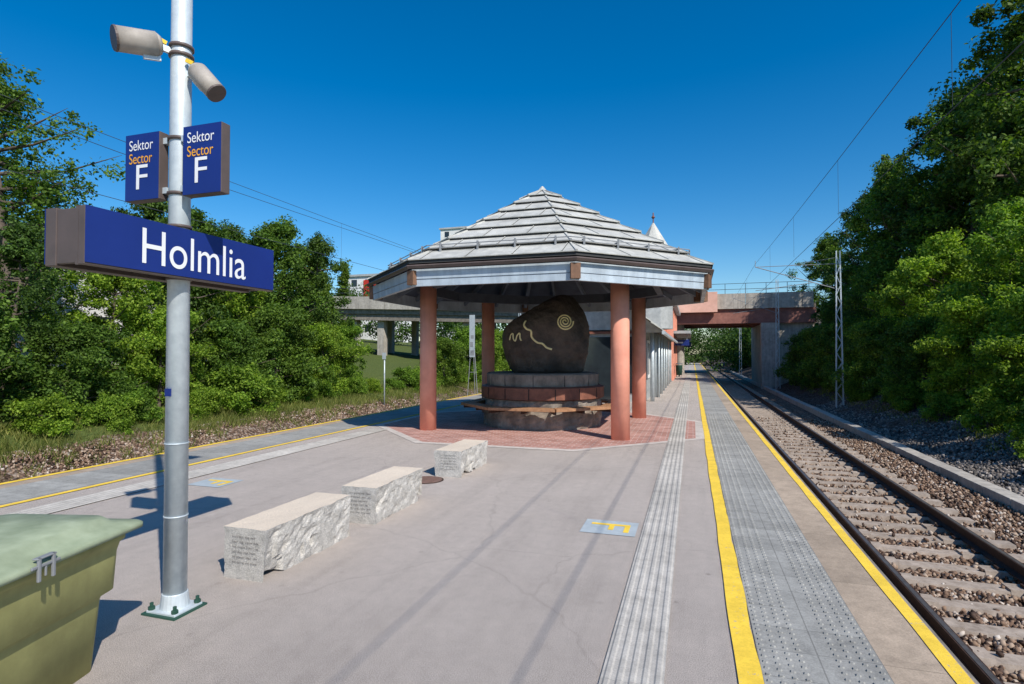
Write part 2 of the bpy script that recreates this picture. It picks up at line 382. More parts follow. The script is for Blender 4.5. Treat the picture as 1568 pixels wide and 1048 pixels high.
# ---------------------------------------------------------------- tracks
def rail(m,mt,x,y0,y1,zt):
    prof=[(-.07,-.16),(.07,-.16),(.07,-.145),(.012,-.12),(.012,-.05),(.036,-.035),(.036,-.004),(-.036,-.004),(-.036,-.035),(-.012,-.05),(-.012,-.12),(-.07,-.145)]
    m.loft([[(x+a,yy,zt+b) for a,b in prof] for yy in (y0,y1)])
    mt.box(x-.022,x+.022,y0,y1,zt-.003,zt)
def track(name,xc,zt,y0,y1):
    m=MB();mt=MB(); rail(m,mt,xc-.75,y0,y1,zt); rail(m,mt,xc+.75,y0,y1,zt)
    sl=MB(); cl=MB(); yy=y0+.3
    while yy<min(y1,130):
        j=random.uniform(-.02,.02)
        zb=zt-.34; zz=zt-.16
        for xa,xb,z1 in ((xc-1.3,xc-.45,zz),(xc-.45,xc+.45,zz-.025),(xc+.45,xc+1.3,zz)):
            sl.add([(xa,yy-.14+j,zb),(xb,yy-.14+j,zb),(xb,yy+.14+j,zb),(xa,yy+.14+j,zb),(xa,yy-.105+j,z1),(xb,yy-.105+j,z1),(xb,yy+.105+j,z1),(xa,yy+.105+j,z1)],
              [(4,5,6,7),(0,1,5,4),(1,2,6,5),(2,3,7,6),(3,0,4,7)])
        if yy<40:
            for s_ in (-.75,.75):
                for q in (-.12,.12): cl.box(xc+s_+q-.035,xc+s_+q+.035,yy-.05,yy+.05,zz,zz+.035)
        yy+=.6
    group(name,(xc,0,zt),[m.obj('rails',mat_rust),mt.obj('rail_heads',mat_railtop),sl.obj('sleepers',mat_sleeper),cl.obj('rail_clips',mat_rust)])
track('railway_track',2.93,-.78,-8,400)
track('railway_track',-10.25,-.78,-8,400)

def fast_mesh(name,V,Flist,mats,midx=None,link=True):
    me=bpy.data.meshes.new(name); F=np.concatenate(Flist); n=len(F)
    me.vertices.add(len(V)); me.vertices.foreach_set('co',V.astype(np.float32).ravel())
    me.loops.add(n*4); me.loops.foreach_set('vertex_index',F.astype(np.int32).ravel())
    me.polygons.add(n); me.polygons.foreach_set('loop_start',np.arange(0,n*4,4,dtype=np.int32)); me.polygons.foreach_set('loop_total',np.full(n,4,dtype=np.int32))
    for m_ in mats: me.materials.append(m_)
    if midx is not None: me.polygons.foreach_set('material_index',midx.astype(np.int32))
    me.update(calc_edges=True); me.validate()
    if not link: return me
    ob=bpy.data.objects.new(name,me); col.objects.link(ob); return ob
def stones(name,regions,mat,size,seed):
    rng=np.random.default_rng(seed); V=[];F=[];off=0
    base=np.array([(-1,-1,-1),(1,-1,-1),(1,1,-1),(-1,1,-1),(-1,-1,1),(1,-1,1),(1,1,1),(-1,1,1)],float)
    fc=np.array([(3,2,1,0),(4,5,6,7),(0,1,5,4),(1,2,6,5),(2,3,7,6),(3,0,4,7)])
    for (x0,x1,y0,y1,n,zf) in regions:
        X=rng.uniform(x0,x1,n);Y=rng.uniform(y0,y1,n);Z=np.array([zf(a) for a in X])+rng.uniform(-.02,.015,n)
        sz=size*rng.uniform(.5,1.25,n)[:,None,None]
        P=base[None]*rng.uniform(.55,1.1,(n,8,3))*sz*np.array([1,.8,.62])*.5
        q=rng.normal(size=(n,4)); q/=np.linalg.norm(q,axis=1)[:,None]; a,b,c,d=q.T
        Rm=np.stack([np.stack([1-2*(c*c+d*d),2*(b*c-a*d),2*(b*d+a*c)],1),np.stack([2*(b*c+a*d),1-2*(b*b+d*d),2*(c*d-a*b)],1),np.stack([2*(b*d-a*c),2*(c*d+a*b),1-2*(b*b+c*c)],1)],1)
        P=np.einsum('nij,nkj->nki',Rm,P)+np.stack([X,Y,Z],1)[:,None,:]
        V.append(P.reshape(-1,3)); F.append((fc[None]+(np.arange(n)*8)[:,None,None]+off).reshape(-1,4)); off+=n*8
    return fast_mesh(name,np.concatenate(V),[np.concatenate(F)],[mat])
zb=lambda x:-1.01
stones('track_ballast',[(1.42,5.2,.8,10,24000,zb),(1.42,5.2,10,26,17000,zb),(4.25,5.2,1,20,5500,lambda x:-.96),(1.42,1.62,1,20,1400,lambda x:-.98),(1.6,4.3,1,26,900,lambda x:-.955)],mat_st1,.056,1)
stones('left_track_ballast',[(-14.2,-11.4,3,26,20000,lambda x:gz(x)+.0)],mat_st1,.062,2)
stones('bank_gravel',[(5.5,9.0,4,32,26000,lambda x:gz(x)+.03)],mat_st2,.075,4)
m=MB(); yy=-4
while yy<90:
    m.box(5.2,5.5,yy,yy+.985,-1.1,-.80+random.uniform(-.01,.01)); yy+=1.0
m.obj('cable_trough',mat_conc,bevel=.01)
# grass blades / weeds on the left verge and right bank
def grass(name,regions,seed,h=.22):
    rng=np.random.default_rng(seed); V=[]
    for (x0,x1,y0,y1,n) in regions:
        tx_=rng.uniform(x0,x1,n//25); ty_=rng.uniform(y0,y1,n//25)
        X=np.repeat(tx_,25)+rng.normal(0,.10,(n//25)*25); Y=np.repeat(ty_,25)+rng.normal(0,.10,(n//25)*25); k=len(X)
        Z=np.array([gz(a) for a in X])-.04; hh=h*rng.uniform(.4,1.4,k); az=rng.uniform(0,6.28,k); wd=rng.uniform(.006,.014,k)
        lx=rng.normal(0,.4,k)*hh; ly=rng.normal(0,.4,k)*hh
        P=np.stack([X,Y,Z],1); S=np.stack([np.cos(az)*wd,np.sin(az)*wd,0*wd],1); T_=P+np.stack([lx,ly,hh],1)
        V.append(np.stack([P-S,P+S,T_+S*.25,T_-S*.25],1).reshape(-1,3))
    V=np.concatenate(V); return fast_mesh(name,V,[np.arange(len(V)).reshape(-1,4)],[grass_m])
grass('verge_grass',[(-16.2,-13.6,3,46,42000),(-13.8,-12.8,4,40,4000),(6.8,9.5,8,44,9000)],21)

# ---------------------------------------------------------------- sign mast
px,py=-3.29,2.96
parts=[]
parts.append(MB().cyl((px,py,.05),(px,py,6.4),.072,.058,28).obj('pole',mat_galv,True))
b=MB().box(px-.12,px+.12,py-.11,py+.11,0,.025).cyl((px,py,.02),(px,py,.12),.09,.078,20)
parts.append(b.obj('base_flange',mat_galv,bevel=.004))
g=MB().box(px-.14,px+.14,py-.13,py+.13,-.01,.012); parts.append(g.obj('base_pad',mat_green))
bo=MB()
for sx in (-1,1):
    for sy in (-1,1): bo.cyl((px+sx*.098,py+sy*.088,.02),(px+sx*.098,py+sy*.088,.07),.012,n=6).cyl((px+sx*.098,py+sy*.088,.026),(px+sx*.098,py+sy*.088,.045),.022,n=6)
parts.append(bo.obj('anchor_bolts',mat_green))
cl=MB()
for z in (2.19,2.54,2.76,3.13,3.76,3.70): cl.cyl((px,py,z),(px,py,z+.02),.077,n=24)
parts.append(cl.obj('clamp_bands',mat_brown,True))
parts.append(MB().box(px-.022,px+.022,py-.078,py-.066,1.42,1.47).obj('number_tag',mat_blue))
for k,z in enumerate((1.1,.62)): parts.append(MB().cyl((px,py,z),(px,py,z+.008),.074,n=24).obj('band_%d'%k,mat_galv,True))
la=MB().cyl((px-.62,py,6.35),(px+.62,py,6.35),.03,n=10)
for sx in (-1,1): la.loft([[(px+sx*.62-.2,py-.12,6.33),(px+sx*.62+.2,py-.12,6.33),(px+sx*.62+.2,py+.12,6.33),(px+sx*.62-.2,py+.12,6.33)],[(px+sx*.62-.16,py-.08,6.43),(px+sx*.62+.16,py-.08,6.43),(px+sx*.62+.16,py+.08,6.43),(px+sx*.62-.16,py+.08,6.43)]])
parts.append(la.obj('lamp_heads',mat_lamp))
group('sign_pole',(px,py,0),parts)
y0,y1,z0,z1=2.24,3.70,2.19,2.515
parts=[MB().box(-3.205,-3.155,y0,y1,z0,z1).obj('front_case',mat_brown,bevel=.004),
       MB().box(-3.153,-3.150,y0+.0,y1-.0,z0+.012,z1-.0).obj('front_panel',mat_blue),
       MB().box(-3.46,-3.375,y0,y1,z0,z1).box(-3.375,-3.225,y0+.004,y0+.03,z0+.01,z1-.01).box(-3.375,-3.225,y1-.03,y1-.004,z0+.01,z1-.01).box(-3.375,-3.225,y0+.03,y1-.03,z1-.03,z1-.01).obj('rear_case',mat_brown,bevel=.004),
       MB().box(-3.465,-3.461,y0,y1,z0+.012,z1).obj('rear_panel',mat_blue),
       MB().box(-3.228,-3.207,y0+.002,y0+.02,z0,z1).obj('end_trim',mat_brown),
       text('name_lettering','Holmlia',(-3.150,2.575,2.245),(0,1,0),(0,0,1),.83,.215,mat_white)]
group('station_name_sign',(-3.3,2.97,2.35),parts)
def sector(x0,x1,name):
    yf=2.88; z0,z1=2.735,3.19
    p=[MB().box(x0,x1,yf+.004,yf+.075,z0,z1).obj('case',mat_brown,bevel=.004), MB().box(x0+.003,x1-.003,yf,yf+.003,z0+.003,z1-.003).obj('face',mat_blue)]
    c=x0+.03; w_=x1-x0
    p.append(text('line_sektor','Sektor',(c+.01,yf,z1-.115),(1,0,0),(0,0,1),w_*.70,.070,mat_white))
    p.append(text('line_sector','Sector',(c+.01,yf,z1-.205),(1,0,0),(0,0,1),w_*.68,.070,mat_orange))
    p.append(text('letter_f','F',(c+.075,yf,z0+.075),(1,0,0),(0,0,1),.10,.165,mat_white))
    xa,xb=(x1,px-.06) if x1<px else (px+.06,x0)
    p.append(MB().box(xa,xb,yf+.03,yf+.07,z0+.04,z0+.08).box(xa,xb,yf+.03,yf+.07,z1-.08,z1-.04).obj('brackets',mat_galv))
    group(name,((x0+x1)/2,yf,2.95),p)
sector(-3.685,-3.385,'sector_sign'); sector(-3.18,-2.865,'sector_sign')
def speaker(p0,p1,r):
    p0=Vector(p0);p1=Vector(p1);d=(p1-p0).normalized()
    a=MB().cyl(p0,p0+d*.03,r*.72,r,24).cyl(p0+d*.03,p1,r,r*.97,24).obj('housing',mat_speaker,True)
    f=MB().cyl(p1,p1+d*.012,r*1.0,r*.96,24).obj('grille',mat_brown)
    pp=Vector((px,py,p0.z-.03))
    br=MB().beam(pp,p0+d*.03,.025,.04).beam(p0+Vector((0,0,-r)),p0+d*.1+Vector((0,0,-r)),.02,.05).obj('bracket',mat_galv)
    yt=MB().beam(p0+d*.01+Vector((0,-.02,r*.5)),p0-d*.06+Vector((0,-.03,r*.1)),.02,.025).obj('yellow_tag',mat_yellow)
    group('loudspeaker',p0,[a,f,br,yt])
speaker((-3.36,2.86,3.75),(-3.475,2.64,3.70),.080)
speaker((-3.17,2.96,3.61),(-3.00,2.97,3.43),.066)

# ---------------------------------------------------------------- granite blocks
def granite_block(x0,x1,y0,y1,h,seed,words):
    nx_,ny_,nz_=16,44,15
    idx={};vs=[];fs=[]
    def vid(i,j,k):
        key=(i,j,k)
        if key not in idx:
            x=x0+(x1-x0)*i/nx_; y=y0+(y1-y0)*j/ny_; z=h*k/nz_
            n=noise.fractal(Vector((x*7+seed*7,y*7,z*9)),.8,2.2,5)
            n2=noise.fractal(Vector((x*2.2+seed*3,y*2.6,z*2)),1,2,3)
            if i==nx_:
                t=1-k/nz_; d=.004+.022*t+.028*max(0,n+.15)+(.05*t if n2>.12 else 0)
                if k>=nz_: d=.006*(1+2*n)
                d*=min(1,(j+0.6)/3); x-=d
            if k<=1 and i>nx_-5: z+= max(0,n2*.14)*min(1,j/4)*(1-k*.35)
            if j==ny_: y+=n*.02*(k<nz_)
            if i==0 : x+=.02*n*(k<nz_)
            if k==nz_: z+=.003*n
            if j==0: y+=.002*n
            idx[key]=len(vs); vs.append((x,y,z))
        return idx[key]
    for j in range(ny_):
        for k in range(nz_):
            fs.append((vid(nx_,j,k),vid(nx_,j+1,k),vid(nx_,j+1,k+1),vid(nx_,j,k+1)))
            fs.append((vid(0,j+1,k),vid(0,j,k),vid(0,j,k+1),vid(0,j+1,k+1)))
    for i in range(nx_):
        for k in range(nz_):
            fs.append((vid(i,0,k),vid(i+1,0,k),vid(i+1,0,k+1),vid(i,0,k+1)))
            fs.append((vid(i+1,ny_,k),vid(i,ny_,k),vid(i,ny_,k+1),vid(i+1,ny_,k+1)))
    nf=len(fs)
    for i in range(nx_):
        for j in range(ny_):
            fs.append((vid(i,j,nz_),vid(i+1,j,nz_),vid(i+1,j+1,nz_),vid(i,j+1,nz_)))
    ob=mesh_obj('hewn_stone',vs,fs,mat_granite); ob.data.materials.append(mat_granite_top)
    for p in ob.data.polygons[nf:]: p.material_index=1
    parts=[ob]
    rr=random.Random(seed)
    for q in range(6):
        wd=(x1-x0)*rr.uniform(.52,.64)
        parts.append(text('engraving_line_%d'%q,words[q],(x0+.09,y0,h*.80-q*.038),(1,0,0),(0,0,1),wd,.021,mat_engr,.006))
    group('granite_block_bench',((x0+x1)/2,(y0+y1)/2,0),parts)
W=['kom sett deg ned','her og vent litt','for toget kjem og','tek deg med heim','til byen der du','ein gong var liten']
granite_block(-3.42,-3.03,3.5,4.62,.385,1,W)
granite_block(-3.39,-3.00,5.0,6.05,.365,2,W[::-1])
granite_block(-3.42,-3.02,7.24,8.3,.36,3,W[2:]+W[:2])

# ---------------------------------------------------------------- grit bin
def rrect(hx,hy,rad,z,n=6):
    pts=[]
    for cx_,cy_,a0 in ((hx-rad,hy-rad,0),(-hx+rad,hy-rad,90),(-hx+rad,-hy+rad,180),(hx-rad,-hy+rad,270)):
        for i in range(n+1):
            a=R(a0+90*i/n); pts.append((cx_+rad*math.cos(a),cy_+rad*math.sin(a),z))
    return pts
body=MB().loft([rrect(.50,.28,.06,.0),rrect(.53,.30,.06,.36),rrect(.535,.305,.06,.375),rrect(.575,.345,.07,.40),rrect(.585,.355,.07,.60),rrect(.595,.365,.07,.645),rrect(.615,.385,.08,.66),rrect(.615,.385,.08,.70)]).obj('tub',mat_bin,True)
lid=MB().loft([rrect(.665,.435,.05,.702),rrect(.665,.435,.05,.725),rrect(.655,.425,.06,.735),rrect(.57,.34,.08,.755),rrect(.54,.31,.08,.785),rrect(.30,.12,.08,.80),rrect(.05,.05,.02,.802)]).obj('lid',mat_lid,True)
lat=MB().box(-.075,.075,.437,.446,.715,.728).box(-.05,.05,.42,.45,.752,.76).box(-.045,-.030,.437,.45,.655,.76).box(.030,.045,.437,.45,.655,.76).box(-.005,.005,.437,.445,.67,.715).obj('latch',mat_lamp,bevel=.003)
e=group('grit_bin',(0,0,0),[body,lid,lat])
e.rotation_euler=(0,0,R(-76)); e.location=(-3.24,1.74,0); e.scale=(1,1,1.03)

# ---------------------------------------------------------------- pavilion
parts=[]
cols=[(-1.37,11.42),(-5.66,11.62),(-1.36,15.45),(-5.66,15.55)]
for i,(x,y) in enumerate(cols):
    parts.append(MB().cyl((x,y,0),(x,y,3.35),.185,.185,36).obj('column_%d'%(i+1),mat_terra,True))
def ring(m,a0,z0,a1,z1,n=8):
    m.loft([[(x,y,z0) for x,y in octo(a0)],[(x,y,z1) for x,y in octo(a1)]],cap=False)
NTI=8; AE=3.86; ZE=3.42; ZA=5.72
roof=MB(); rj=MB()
for i in range(NTI):
    a0=AE*(1-i/NTI); a1=AE*(1-(i+1)/NTI); zz0=ZE+(ZA-ZE)*i/NTI; zz1=ZE+(ZA-ZE)*(i+1)/NTI
    lip=.055
    roof.loft([[(x,y,zz0+lip-.016) for x,y in octo(a0+.040)],[(x,y,zz0+lip) for x,y in octo(a0+.044)],[(x,y,zz1+.01) for x,y in octo(max(a1,.02))]],cap=False)
    rj.loft([[(x,y,zz0-.02) for x,y in octo(a0+.010)],[(x,y,zz0+lip-.016) for x,y in octo(a0+.010)],[(x,y,zz0+lip-.017) for x,y in octo(a0+.04)]],cap=False)  # dark strip under each lip: shade line of the tier step put into colour
parts.append(roof.obj('roof_tiers',mat_roof)); parts.append(rj.obj('roof_step_shade',mat_joint_shade))
seam=MB(); sj=MB()
for i in range(NTI):
    a0=AE*(1-i/NTI)+.044; a1=AE*(1-(i+1)/NTI); zz0=ZE+(ZA-ZE)*i/NTI+.055; zz1=ZE+(ZA-ZE)*(i+1)/NTI+.01
    A=octo(a0);B=octo(max(a1,.02))
    for k in range(8):
        p,q=Vector((*A[k],zz0)),Vector((*A[(k+1)%8],zz0)); p2,q2=Vector((*B[k],zz1)),Vector((*B[(k+1)%8],zz1))
        Ls=(q-p).length; mid=(p+q)/2; mid2=(p2+q2)/2; dr=(q-p).normalized()
        off=.0 if i%2 else .45
        t_=-3.6
        while t_<3.6:
            s0=t_+off
            if abs(s0)<Ls/2-.05:
                half2=(q2-p2).length/2
                a_=mid+dr*s0
                if abs(s0)<half2: b_=mid2+dr*s0
                else:
                    tt=(Ls/2-abs(s0))/(Ls/2-half2); b_=a_+(mid2-mid)*tt
                seam.beam(a_+Vector((0,0,.002)),b_+Vector((0,0,.002)),.014,.026)
                sj.beam(a_+dr*.013+Vector((0,0,.001)),b_+dr*.013+Vector((0,0,.001)),.010,.008)
            t_+=.9
        seam.beam(p+Vector((0,0,.004)),p2+Vector((0,0,.004)),.04,.03)
parts.append(seam.obj('roof_seams',mat_roof)); parts.append(sj.obj('roof_seam_joints',mat_joint_shade))
parts.append(MB().cyl((CX,CY,5.70),(CX,CY,5.82),.12,.02,8).obj('roof_cap',mat_roof))
sg=MB(); A=octo(3.45)
zs=ZE+(ZA-ZE)*(AE-3.45)/AE
for k in range(8):
    p,q=Vector((*A[k],zs+.15)),Vector((*A[(k+1)%8],zs+.15))
    sg.cyl(p,q,.010,n=6); sg.cyl(p-Vector((0,0,.06)),q-Vector((0,0,.06)),.010,n=6)
    for t_ in (.1,.37,.63,.9):
        c=p.lerp(q,t_); inw=(Vector((CX,CY,c.z))-c).normalized()
        sg.beam(c+Vector((0,0,.03)),c-Vector((0,0,.14)),.03,.05); sg.beam(c-Vector((0,0,.02)),c+inw*.22+Vector((0,0,-.02)),.03,.025)
parts.append(sg.obj('snow_guards',mat_lamp))
gu=MB(); gu.loft([[(x,y,3.31) for x,y in octo(3.83)],[(x,y,3.30) for x,y in octo(3.89)],[(x,y,3.35) for x,y in octo(3.92)],[(x,y,3.37) for x,y in octo(3.91)]],cap=False)
parts.append(gu.obj('eaves_gutter',mat_brown))
fa=MB(); ring(fa,3.78,2.98,3.80,3.30); ring(fa,3.70,3.29,3.70,2.98); fa.add([(x,y,2.98) for x,y in octo(3.70)]+[(x,y,2.98) for x,y in octo(3.78)],[(i,(i+1)%8,8+(i+1)%8,8+i) for i in range(8)])
parts.append(fa.obj('fascia',mat_fascia))
cb=MB()
for x,y in octo(3.80):
    d=Vector((x-CX,y-CY,0)).normalized(); c=Vector((x,y,3.14))
    cb.beam(c-d*.25,c+d*.045,.17,.27)
parts.append(cb.obj('rafter_end_blocks',mat_wood))
fl=MB(); ring(fl,3.785,3.10,3.80,3.115)
parts.append(fl.obj('fascia_drip_line',mat_raft))
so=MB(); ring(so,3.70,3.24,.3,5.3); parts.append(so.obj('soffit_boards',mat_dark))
rf=MB()
for x,y in octo(3.70): rf.beam((x,y,3.16),(CX+(x-CX)*.08,CY+(y-CY)*.08,5.0),.10,.18)
for k in range(8):
    p,q=octo(3.7)[k],octo(3.7)[(k+1)%8]
    for t_ in (.33,.67):
        x=p[0]*(1-t_)+q[0]*t_; y=p[1]*(1-t_)+q[1]*t_
        rf.beam((x,y,3.18),(CX+(x-CX)*.35,CY+(y-CY)*.35,4.45),.06,.12)
parts.append(rf.obj('rafters',mat_raft))
rb=MB()
A=octo(2.75)
for k in range(8): rb.beam((*A[k],3.28),(*A[(k+1)%8],3.28),.14,.24)
A=octo(1.3)
for k in range(8): rb.beam((*A[k],4.2),(*A[(k+1)%8],4.2),.1,.16)
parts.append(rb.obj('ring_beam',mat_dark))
group('octagonal_pavilion',(CX,CY,0),parts)

def circ(r,z,n=64,jit=0,seed=0):
    out=[]
    for i in range(n):
        c,s_=math.cos(2*math.pi*i/n),math.sin(2*math.pi*i/n)
        q=r+jit*noise.fractal(Vector((c*7,s_*7,z*7+seed)),1,2,3); out.append((CX+q*c,CY+q*s_,z))
    return out
parts=[MB().loft([circ(1.40,z/20,96,.05) for z in range(0,14)]).obj('stone_base',mat_drum),
       MB().loft([circ(1.44,.66),circ(1.49,.68),circ(1.49,.93),circ(1.40,.96)]).obj('red_band',mat_redband,False),
       MB().loft([circ(1.35,.96),circ(1.36,1.22),circ(1.32,1.25)]).obj('concrete_drum',mat_drum)]
jt=MB()
for k in range(12):
    a=2*math.pi*k/12+.1
    jt.beam((CX+1.32*math.cos(a),CY+1.32*math.sin(a),1.09),(CX+1.361*math.cos(a),CY+1.361*math.sin(a),1.09),.010,.25)
for k in range(16):
    a=2*math.pi*k/16+.05
    jt.beam((CX+1.46*math.cos(a),CY+1.46*math.sin(a),.80),(CX+1.494*math.cos(a),CY+1.494*math.sin(a),.80),.02,.24)
parts.append(jt.obj('drum_joints',mat_black))
bn=MB(); sp=MB()
def oslat(r0,r1,z0_,z1_):
    A=octo(r0);B=octo(r1)
    for k in range(8):
        a,b_,c,d=[Vector(v) for v in (A[k],A[(k+1)%8],B[(k+1)%8],B[k])]
        a2=a.lerp(b_,.01);b2=b_.lerp(a,.01);c2=c.lerp(d,.01);d2=d.lerp(c,.01)
        bn.add([(*a2,z0_),(*b2,z0_),(*c2,z0_),(*d2,z0_),(*a2,z1_),(*b2,z1_),(*c2,z1_),(*d2,z1_)],[(0,1,2,3),(7,6,5,4),(0,4,5,1),(1,5,6,2),(2,6,7,3),(3,7,4,0)])
for r0,r1 in ((1.52,1.61),(1.63,1.72),(1.74,1.84)): oslat(r0,r1,.47,.53)
A=octo(1.80)
for x,y in A+[((A[k][0]+A[(k+1)%8][0])/2,(A[k][1]+A[(k+1)%8][1])/2) for k in range(8)]:
    d=Vector((x-CX,y-CY,0)).normalized(); c=Vector((CX,CY,.435))
    sp.beam(c+d*1.28,Vector((x,y,.435))-d*.03,.05,.065)
parts.append(bn.obj('bench_slats',mat_bench,bevel=.004)); parts.append(sp.obj('bench_brackets',mat_rust))
group('ring_bench_plinth',(CX,CY,0),parts)

rt=Vector((.968,.251,0)); fw=Vector((.251,-.968,0)); C=Vector((CX+.1,CY,2.17))
planes=[((0,0,-1),.95),((-1,0,.10),1.05),((1,0,.05),1.03),((-.50,0,.87),.69),((.85,0,.52),1.02),((.25,0,1),1.04),((.97,0,-.25),1.08),((-.93,.1,-.36),1.10),((.05,1,.0),.90),((0,-1,0),.85),
 ((-.35,.62,.70),.88),((.35,.75,.55),.93),((.1,-.6,.8),.85),((.75,.66,.1),1.0),((-.75,.66,.05),1.04),((-.6,-.75,.2),.95),((.7,-.7,.1),.95),((.3,.85,-.42),1.0),((-.25,.9,-.35),1.02)]
bm=bmesh.new(); bmesh.ops.create_icosphere(bm,subdivisions=6,radius=1)
for v in bm.verts:
    d=v.co.normalized(); s_=0
    for n_,dd in planes:
        n_=Vector(n_).normalized(); q=max(0,n_.dot(d)/dd); s_+=q**22
    r=s_**(-1/22)
    r*=1+.05*noise.fractal(d*2.2+Vector((4,2,1)),1,2,4)+.012*noise.fractal(d*10,1,2,4)
    p=d*r; v.co=C+rt*p.x+fw*p.y+Vector((0,0,max(p.z,-.915)))
bm.normal_update()
bvh=BVHTree.FromBMesh(bm); me=bpy.data.meshes.new('boulder'); bm.to_mesh(me); bm.free(); me.materials.append(mat_rock)
me.polygons.foreach_set('use_smooth',[True]*len(me.polygons))
bo=bpy.data.objects.new('stone',me); col.objects.link(bo)
carv=MB()
def carve(pts,w=.016):
    P=[]
    for u,z in pts:
        o=C+rt*u+fw*3; o.z=z
        h=bvh.ray_cast(o,-fw)
        if h[0] is not None:
            n_=h[1] if h[1].dot(fw)>0 else -h[1]
            P.append((h[0],(n_+fw*.6).normalized()))
    ring_=6; loops=[]
    for i,(p,n_) in enumerate(P):
        a=P[max(0,i-1)][0];b_=P[min(len(P)-1,i+1)][0]; d=(b_-a).normalized(); s_=d.cross(n_).normalized(); nn=s_.cross(d).normalized()
        if nn.dot(n_)<0: nn=-nn
        loops.append([p+n_*.006+s_*w*math.cos(2*math.pi*k/ring_)+n_*.55*w*math.sin(2*math.pi*k/ring_) for k in range(ring_)])
    carv.loft(loops)
carve([(.42+(.02+.175*t/70)*math.cos(t*.27),2.44+(.02+.175*t/70)*math.sin(t*.27)) for t in range(71)],.017)
def smooth(pts,n=8):
    out=[]
    for i in range(len(pts)-1):
        p0=pts[max(0,i-1)];p1=pts[i];p2=pts[i+1];p3=pts[min(len(pts)-1,i+2)]
        for k in range(n):
            t=k/n; out.append(tuple(.5*((2*p1[j])+(-p0[j]+p2[j])*t+(2*p0[j]-5*p1[j]+4*p2[j]-p3[j])*t*t+(-p0[j]+3*p1[j]-3*p2[j]+p3[j])*t**3) for j in (0,1)))
    return out+[pts[-1]]
carve(smooth([(-.48,2.46),(-.52,2.36),(-.46,2.27),(-.36,2.22),(-.34,2.08),(-.22,1.96),(-.10,1.93),(0,1.84),(.12,1.80)]),.022)
carve(smooth([(-.86,2.02),(-.83,2.14),(-.78,2.16),(-.77,2.05),(-.72,2.0),(-.68,2.12),(-.62,2.17),(-.61,2.06),(-.58,2.0)]),.017)
group('carved_boulder',C,[bo,carv.obj('carved_lines',mat_gold)])

# ---------------------------------------------------------------- station building
parts=[]
bx0,bx1=-5.8,-1.35
parts.append(MB().box(bx0,bx1-.25,20.5,36,0,2.55).obj('clad_walls',mat_slate))
wn=MB(); fr=MB(); pl=MB(); dp=MB()
for k in range(7):
    y=21.0+k*2.1
    wn.box(bx1-.248,bx1-.24,y+.2,y+1.7,.9,2.1); fr.box(bx1-.24,bx1-.2,y+.12,y+.2,.8,2.2); fr.box(bx1-.24,bx1-.2,y+1.7,y+1.78,.8,2.2); fr.box(bx1-.24,bx1-.2,y+.2,y+1.7,2.1,2.2); fr.box(bx1-.24,bx1-.2,y+.2,y+1.7,.8,.9)
    pl.cyl((bx1-.02,y-.1,0),(bx1-.02,y-.1,2.5),.075,n=14); dp.cyl((bx1+.1,y+1.9,0),(bx1+.1,y+1.9,2.45),.04,n=10)
parts+= [wn.obj('windows',mat_glass),fr.obj('window_frames',mat_whitewall),pl.obj('posts',mat_galv,True),dp.obj('downpipes',mat_galv,True)]
ge=MB().box(bx0+.3,bx0+1.5,20.47,20.49,.3,2.3).box(bx0+1.9,bx0+3.1,20.47,20.49,.05,2.3).box(bx0+3.3,bx0+4.1,20.47,20.49,.3,2.3)
parts.append(ge.obj('end_windows',mat_glass))
ef=MB()
for xx in (bx0+.2,bx0+1.5,bx0+1.8,bx0+3.1,bx0+4.1): ef.box(xx,xx+.1,20.40,20.469,0,2.4)
ef.box(bx0+.2,bx0+4.2,20.40,20.468,2.41,2.5)
parts.append(ef.obj('end_window_posts',mat_redband))
rid=-3.6
rf=MB()
ys0,ys1=19.6,37
NT_=7
for i in range(NT_):
    xa=-.95+(rid+.95)*i/NT_; xb=-.95+(rid+.95)*(i+1)/NT_; za=2.45+2.1*i/NT_; zb_=2.45+2.1*(i+1)/NT_
    rf.add([(xa,ys0,za-.02),(xa,ys1,za-.02),(xa,ys0,za+.05),(xa,ys1,za+.05),(xb,ys0,zb_),(xb,ys1,zb_)],[(0,1,3,2),(2,3,5,4)])
    xa=-6.2+(rid+6.2)*i/NT_; xb=-6.2+(rid+6.2)*(i+1)/NT_
    rf.add([(xa,ys0,za-.02),(xa,ys1,za-.02),(xa,ys0,za+.05),(xa,ys1,za+.05),(xb,ys0,zb_),(xb,ys1,zb_)],[(1,0,2,3),(3,2,4,5)])
rf.add([(-.95,ys0+.9,2.44),(-6.2,ys0+.9,2.44),(rid,ys0+.9,4.52)],[(0,1,2)])
rf.add([(-.95,ys1-.3,2.44),(-6.2,ys1-.3,2.44),(rid,ys1-.3,4.52)],[(0,2,1)])
parts.append(rf.obj('shingle_roof',mat_roof))
parts.append(MB().box(-.97,-.87,ys0,ys1,2.36,2.46).obj('gutter',mat_galv))
sm=MB(); y=ys0+.2
while y<ys1:
    sm.beam((-.95,y,2.51),(rid,y,4.58),.02,.03); y+=.55
parts.append(sm.obj('roof_joints',mat_roof))
tx,ty=-1.95,31
def ng(cx,cy,r,z,n=8): return [(cx+r*math.cos(math.pi/8+2*math.pi*i/n),cy+r*math.sin(math.pi/8+2*math.pi*i/n),z) for i in range(n)]
parts.append(MB().loft([ng(tx,ty,1.05,3.0),ng(tx,ty,1.05,6.3)]).obj('turret_drum',mat_slate))
parts.append(MB().loft([ng(tx,ty,1.65,6.05),ng(tx,ty,1.68,6.15),ng(tx,ty,.9,7.25),ng(tx,ty,.05,8.65)]).obj('turret_roof',mat_roof))
